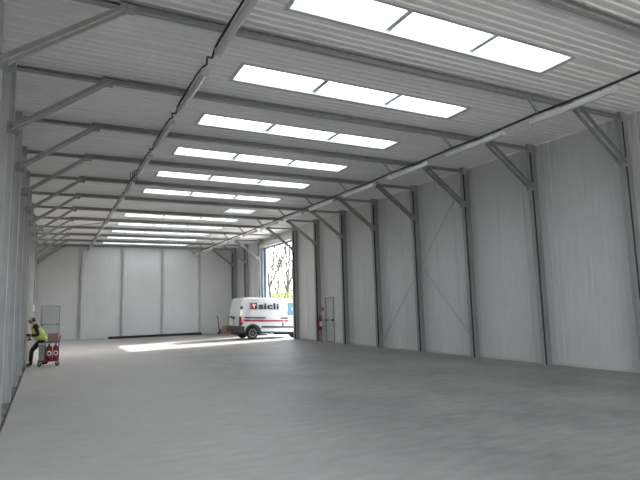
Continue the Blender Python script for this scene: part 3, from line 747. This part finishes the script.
# drill held to the column
t = empty('power_drill', (.075, 20.02, .97), 0, 'dark cordless drill in the hands of the worker, pointing at the column', 'drill')
b = MB(); b.lathe([(.022, -.05), (.034, -.04), (.036, .04), (.026, .06), (.016, .072)], (0, 0, .04), (-1, 0, 0), 14); b.bar((.02, 0, .02), (.035, 0, -.10), .036, .045); b.build('body', dark_m, t)
b = MB(); b.box((-.03, -.035, -.15), (.08, .035, -.10)); b.build('battery', black, t, .005)

# ------------------------------------------------------------------ outside
gm = mat('pale_gravel', (.45, .43, .39), .9, 0, .25, .6, .3, 8)
b = MB(); b.box((WX + .1, -30, -.5), (140, 160, -.15)); b.box((-70, -60, -.5), (LX - .1, 60, -.15)); b.build('ground', gm, kind='structure')
gr = mat('meadow_grass', (.33, .36, .09), .9, 0, .4, 1.2, .3, 6)
b = MB()
nx, ny = 30, 40
vs = []
for j in range(ny + 1):
    for i in range(nx + 1):
        x = 26 + 90 * i / nx; y = 40 + 110 * j / ny
        d_ = min(1, max(0, (math.hypot(x - WX, y - 28) - 28) / 12))
        vs.append((x, y, -.15 + d_ * (.5 + .5 * random.random())))
b.add(vs, [(j*(nx+1)+i, j*(nx+1)+i+1, (j+1)*(nx+1)+i+1, (j+1)*(nx+1)+i) for j in range(ny) for i in range(nx)], True)
b.build('ground', gr, kind='structure')
leaf_mats = [mat('leaf_yellow_green', (.20, .24, .03), .8, 0, .35, 3), mat('leaf_olive', (.11, .14, .035), .8, 0, .35, 3)]
def blades(mb, c, rx, ry, rz, n, s0):
    for _ in range(n):
        while True:
            p_ = V((random.uniform(-1,1), random.uniform(-1,1), random.uniform(0,1)))
            if p_.length < 1: break
        p_ = V((c[0] + p_.x*rx, c[1] + p_.y*ry, c[2] + p_.z*rz)); a = V((random.gauss(0,1), random.gauss(0,1), random.gauss(0,1))).normalized(); u = a.orthogonal().normalized(); L = s0 * random.uniform(.6, 1.4)
        mb.add([p_, p_ + a*L*.5 + u*L*.3, p_ + a*L, p_ + a*L*.5 - u*L*.3], [(0,1,2,3)])
bush_lab = ['broad yellow-green bush outside the doorway, nearest the near column', 'yellow-green bush outside the doorway, middle of the row', 'low yellow-green bush outside the doorway, beside the far jamb', 'olive bush behind the yellow ones outside', 'tall olive bush outside behind the near column']
def at(px, Y):     # a point seen at picture column PX at depth Y (used to stand things in the doorway's view)
    dx = (.4573 + (px - 320) / 525.3 * .8890); dy = (.8806 + (px - 320) / 525.3 * -.4578)
    return .584 + dx / dy * Y
bark_m = mat('grey_bark', (.10, .095, .09), .9, 0, .4, 8)
for i, (px, Y, rx, h_, q) in enumerate(((289, 50, 3.0, 3.4, 0), (279, 55, 2.6, 3.4, 0), (269, 58, 2.8, 3.2, 0), (274, 66, 5.0, 4.8, 1), (288, 64, 4.5, 5.0, 1))):
    x = at(px, Y)
    t = empty('bush', (x, Y, 0), 0, bush_lab[i], 'bush', 'bushes outside')
    b = MB(); blades(b, (0,0,.05), rx, rx, h_, 2600, .22); b.build('foliage', leaf_mats[q], t)
    b = MB()
    for _ in range(9):
        a = random.uniform(0, 2*PI); r_ = random.uniform(.1, .8) * rx; b.tube([(0,0,-.1), (r_*.5*math.cos(a), r_*.5*math.sin(a), h_*.35), (r_*math.cos(a), r_*math.sin(a), h_*.6)], [.05, .03, .015], 5)
    b.build('stem', bark_m, t)
def tree(px, Y, h_, lean, lab, leafy=60, seed=1):
    rnd = random.Random(seed); x = at(px, Y)
    t = empty('bare_tree', (x, Y, -.1), 0, lab, 'tree', 'trees outside')
    tr_ = MB(); br = MB(); tips = []
    def grow(p, d, L, r, dep):
        q = p + d * L * .5 + V((rnd.gauss(0,1), rnd.gauss(0,1), 0)) * L * .03; e = q + (d + V((rnd.gauss(0,.08), rnd.gauss(0,.08), .05))).normalized() * L * .5
        (tr_ if dep == 0 else br).tube([p, q, e], [r, r*.85, r*.7], 5 if dep else 8)
        if dep >= 4: tips.append(e); return
        for _ in range(3 if dep < 2 else 2):
            nd = (d + V((rnd.gauss(0,.45), rnd.gauss(0,.45), rnd.uniform(-.1,.35)))).normalized(); grow(q.lerp(e, rnd.uniform(.2, 1)), nd, L * rnd.uniform(.55, .8), r * .55, dep + 1)
        if dep < 2: grow(e, (d + V((0,0,.3))).normalized(), L * .75, r * .7, dep + 1)
    grow(V((0,0,0)), V((lean, 0, 1)).normalized(), h_ * .36, h_ * .012, 0)
    tr_.build('trunk', bark_m, t); br.build('branches', bark_m, t)
    b = MB()
    for _ in range(leafy):
        c = rnd.choice(tips) + V((rnd.gauss(0,.25), rnd.gauss(0,.25), rnd.gauss(0,.25))); a = V((rnd.gauss(0,1), rnd.gauss(0,1), rnd.gauss(0,1))).normalized(); u = a.orthogonal().normalized()
        b.add([c, c + a*.06 + u*.035, c + a*.12, c + a*.06 - u*.035], [(0,1,2,3)])
    b.build('young_leaves', leaf_mats[0], t)
tree(270.5, 46, 13, .0, 'tall bare tree outside, right beside the far jamb of the doorway', 60, 3)
tree(282, 52, 12, .1, 'slender bare tree outside in the middle of the doorway view', 60, 5)
tree(288.5, 47, 9, -.05, 'small bare tree outside next to the near doorway column', 60, 8)
tree(276, 62, 12, .05, 'pale distant bare tree outside between the two nearer trees', 60, 11)

# ------------------------------------------------------------------ light
w = bpy.data.worlds.new('world'); scn.world = w; w.use_nodes = True
nt = w.node_tree; bg = nt.nodes['Background']
sk = nt.nodes.new('ShaderNodeTexSky'); sk.sky_type = 'NISHITA'; sk.sun_disc = False
sk.sun_elevation = math.radians(31); sk.dust_density = 3.0; sk.air_density = 1.0
sd = V((8.66, 2.15, 5.17)).normalized()     # towards the sun
sk.sun_rotation = math.atan2(sd.x, sd.y)
hs = nt.nodes.new('ShaderNodeHueSaturation'); hs.inputs['Saturation'].default_value = .45
nt.links.new(sk.outputs[0], hs.inputs['Color']); nt.links.new(hs.outputs[0], bg.inputs['Color']); bg.inputs['Strength'].default_value = 1.35
sun = bpy.data.lights.new('sun', 'SUN'); sun.energy = 16; sun.angle = math.radians(.53); sun.color = (1, .965, .90)
so = bpy.data.objects.new('sun', sun); COL.objects.link(so); so.rotation_euler = (-sd).to_track_quat('-Z', 'Y').to_euler(); so.location = (40, 40, 30)

# ------------------------------------------------------------------ camera
f, yaw, pitch, roll, cx = 525.303, .47905, .12438, -.02752, .5837
cy_, sy_ = math.cos(yaw), math.sin(yaw); cp, sp = math.cos(pitch), math.sin(pitch)
fwd = V((sy_*cp, cy_*cp, sp)); r0 = V((cy_, -sy_, 0)); u0 = r0.cross(fwd)
r_ = r0 * math.cos(roll) + u0 * math.sin(roll); u_ = -r0 * math.sin(roll) + u0 * math.cos(roll)
cam = bpy.data.cameras.new('camera'); co = bpy.data.objects.new('camera', cam); COL.objects.link(co)
M = Matrix((( r_.x, u_.x, -fwd.x, cx), (r_.y, u_.y, -fwd.y, 0), (r_.z, u_.z, -fwd.z, 1.7), (0, 0, 0, 1)))
co.matrix_world = M
cam.sensor_width = 36; cam.sensor_fit = 'HORIZONTAL'; cam.lens = f / 640 * 36; cam.clip_end = 500; cam.clip_start = .05
scn.camera = co
vs_ = scn.view_settings; vs_.view_transform = 'Standard'; vs_.look = 'None'; vs_.gamma = 1; vs_.exposure = 0.0
try: vs_.use_curve_mapping = False
except Exception: pass
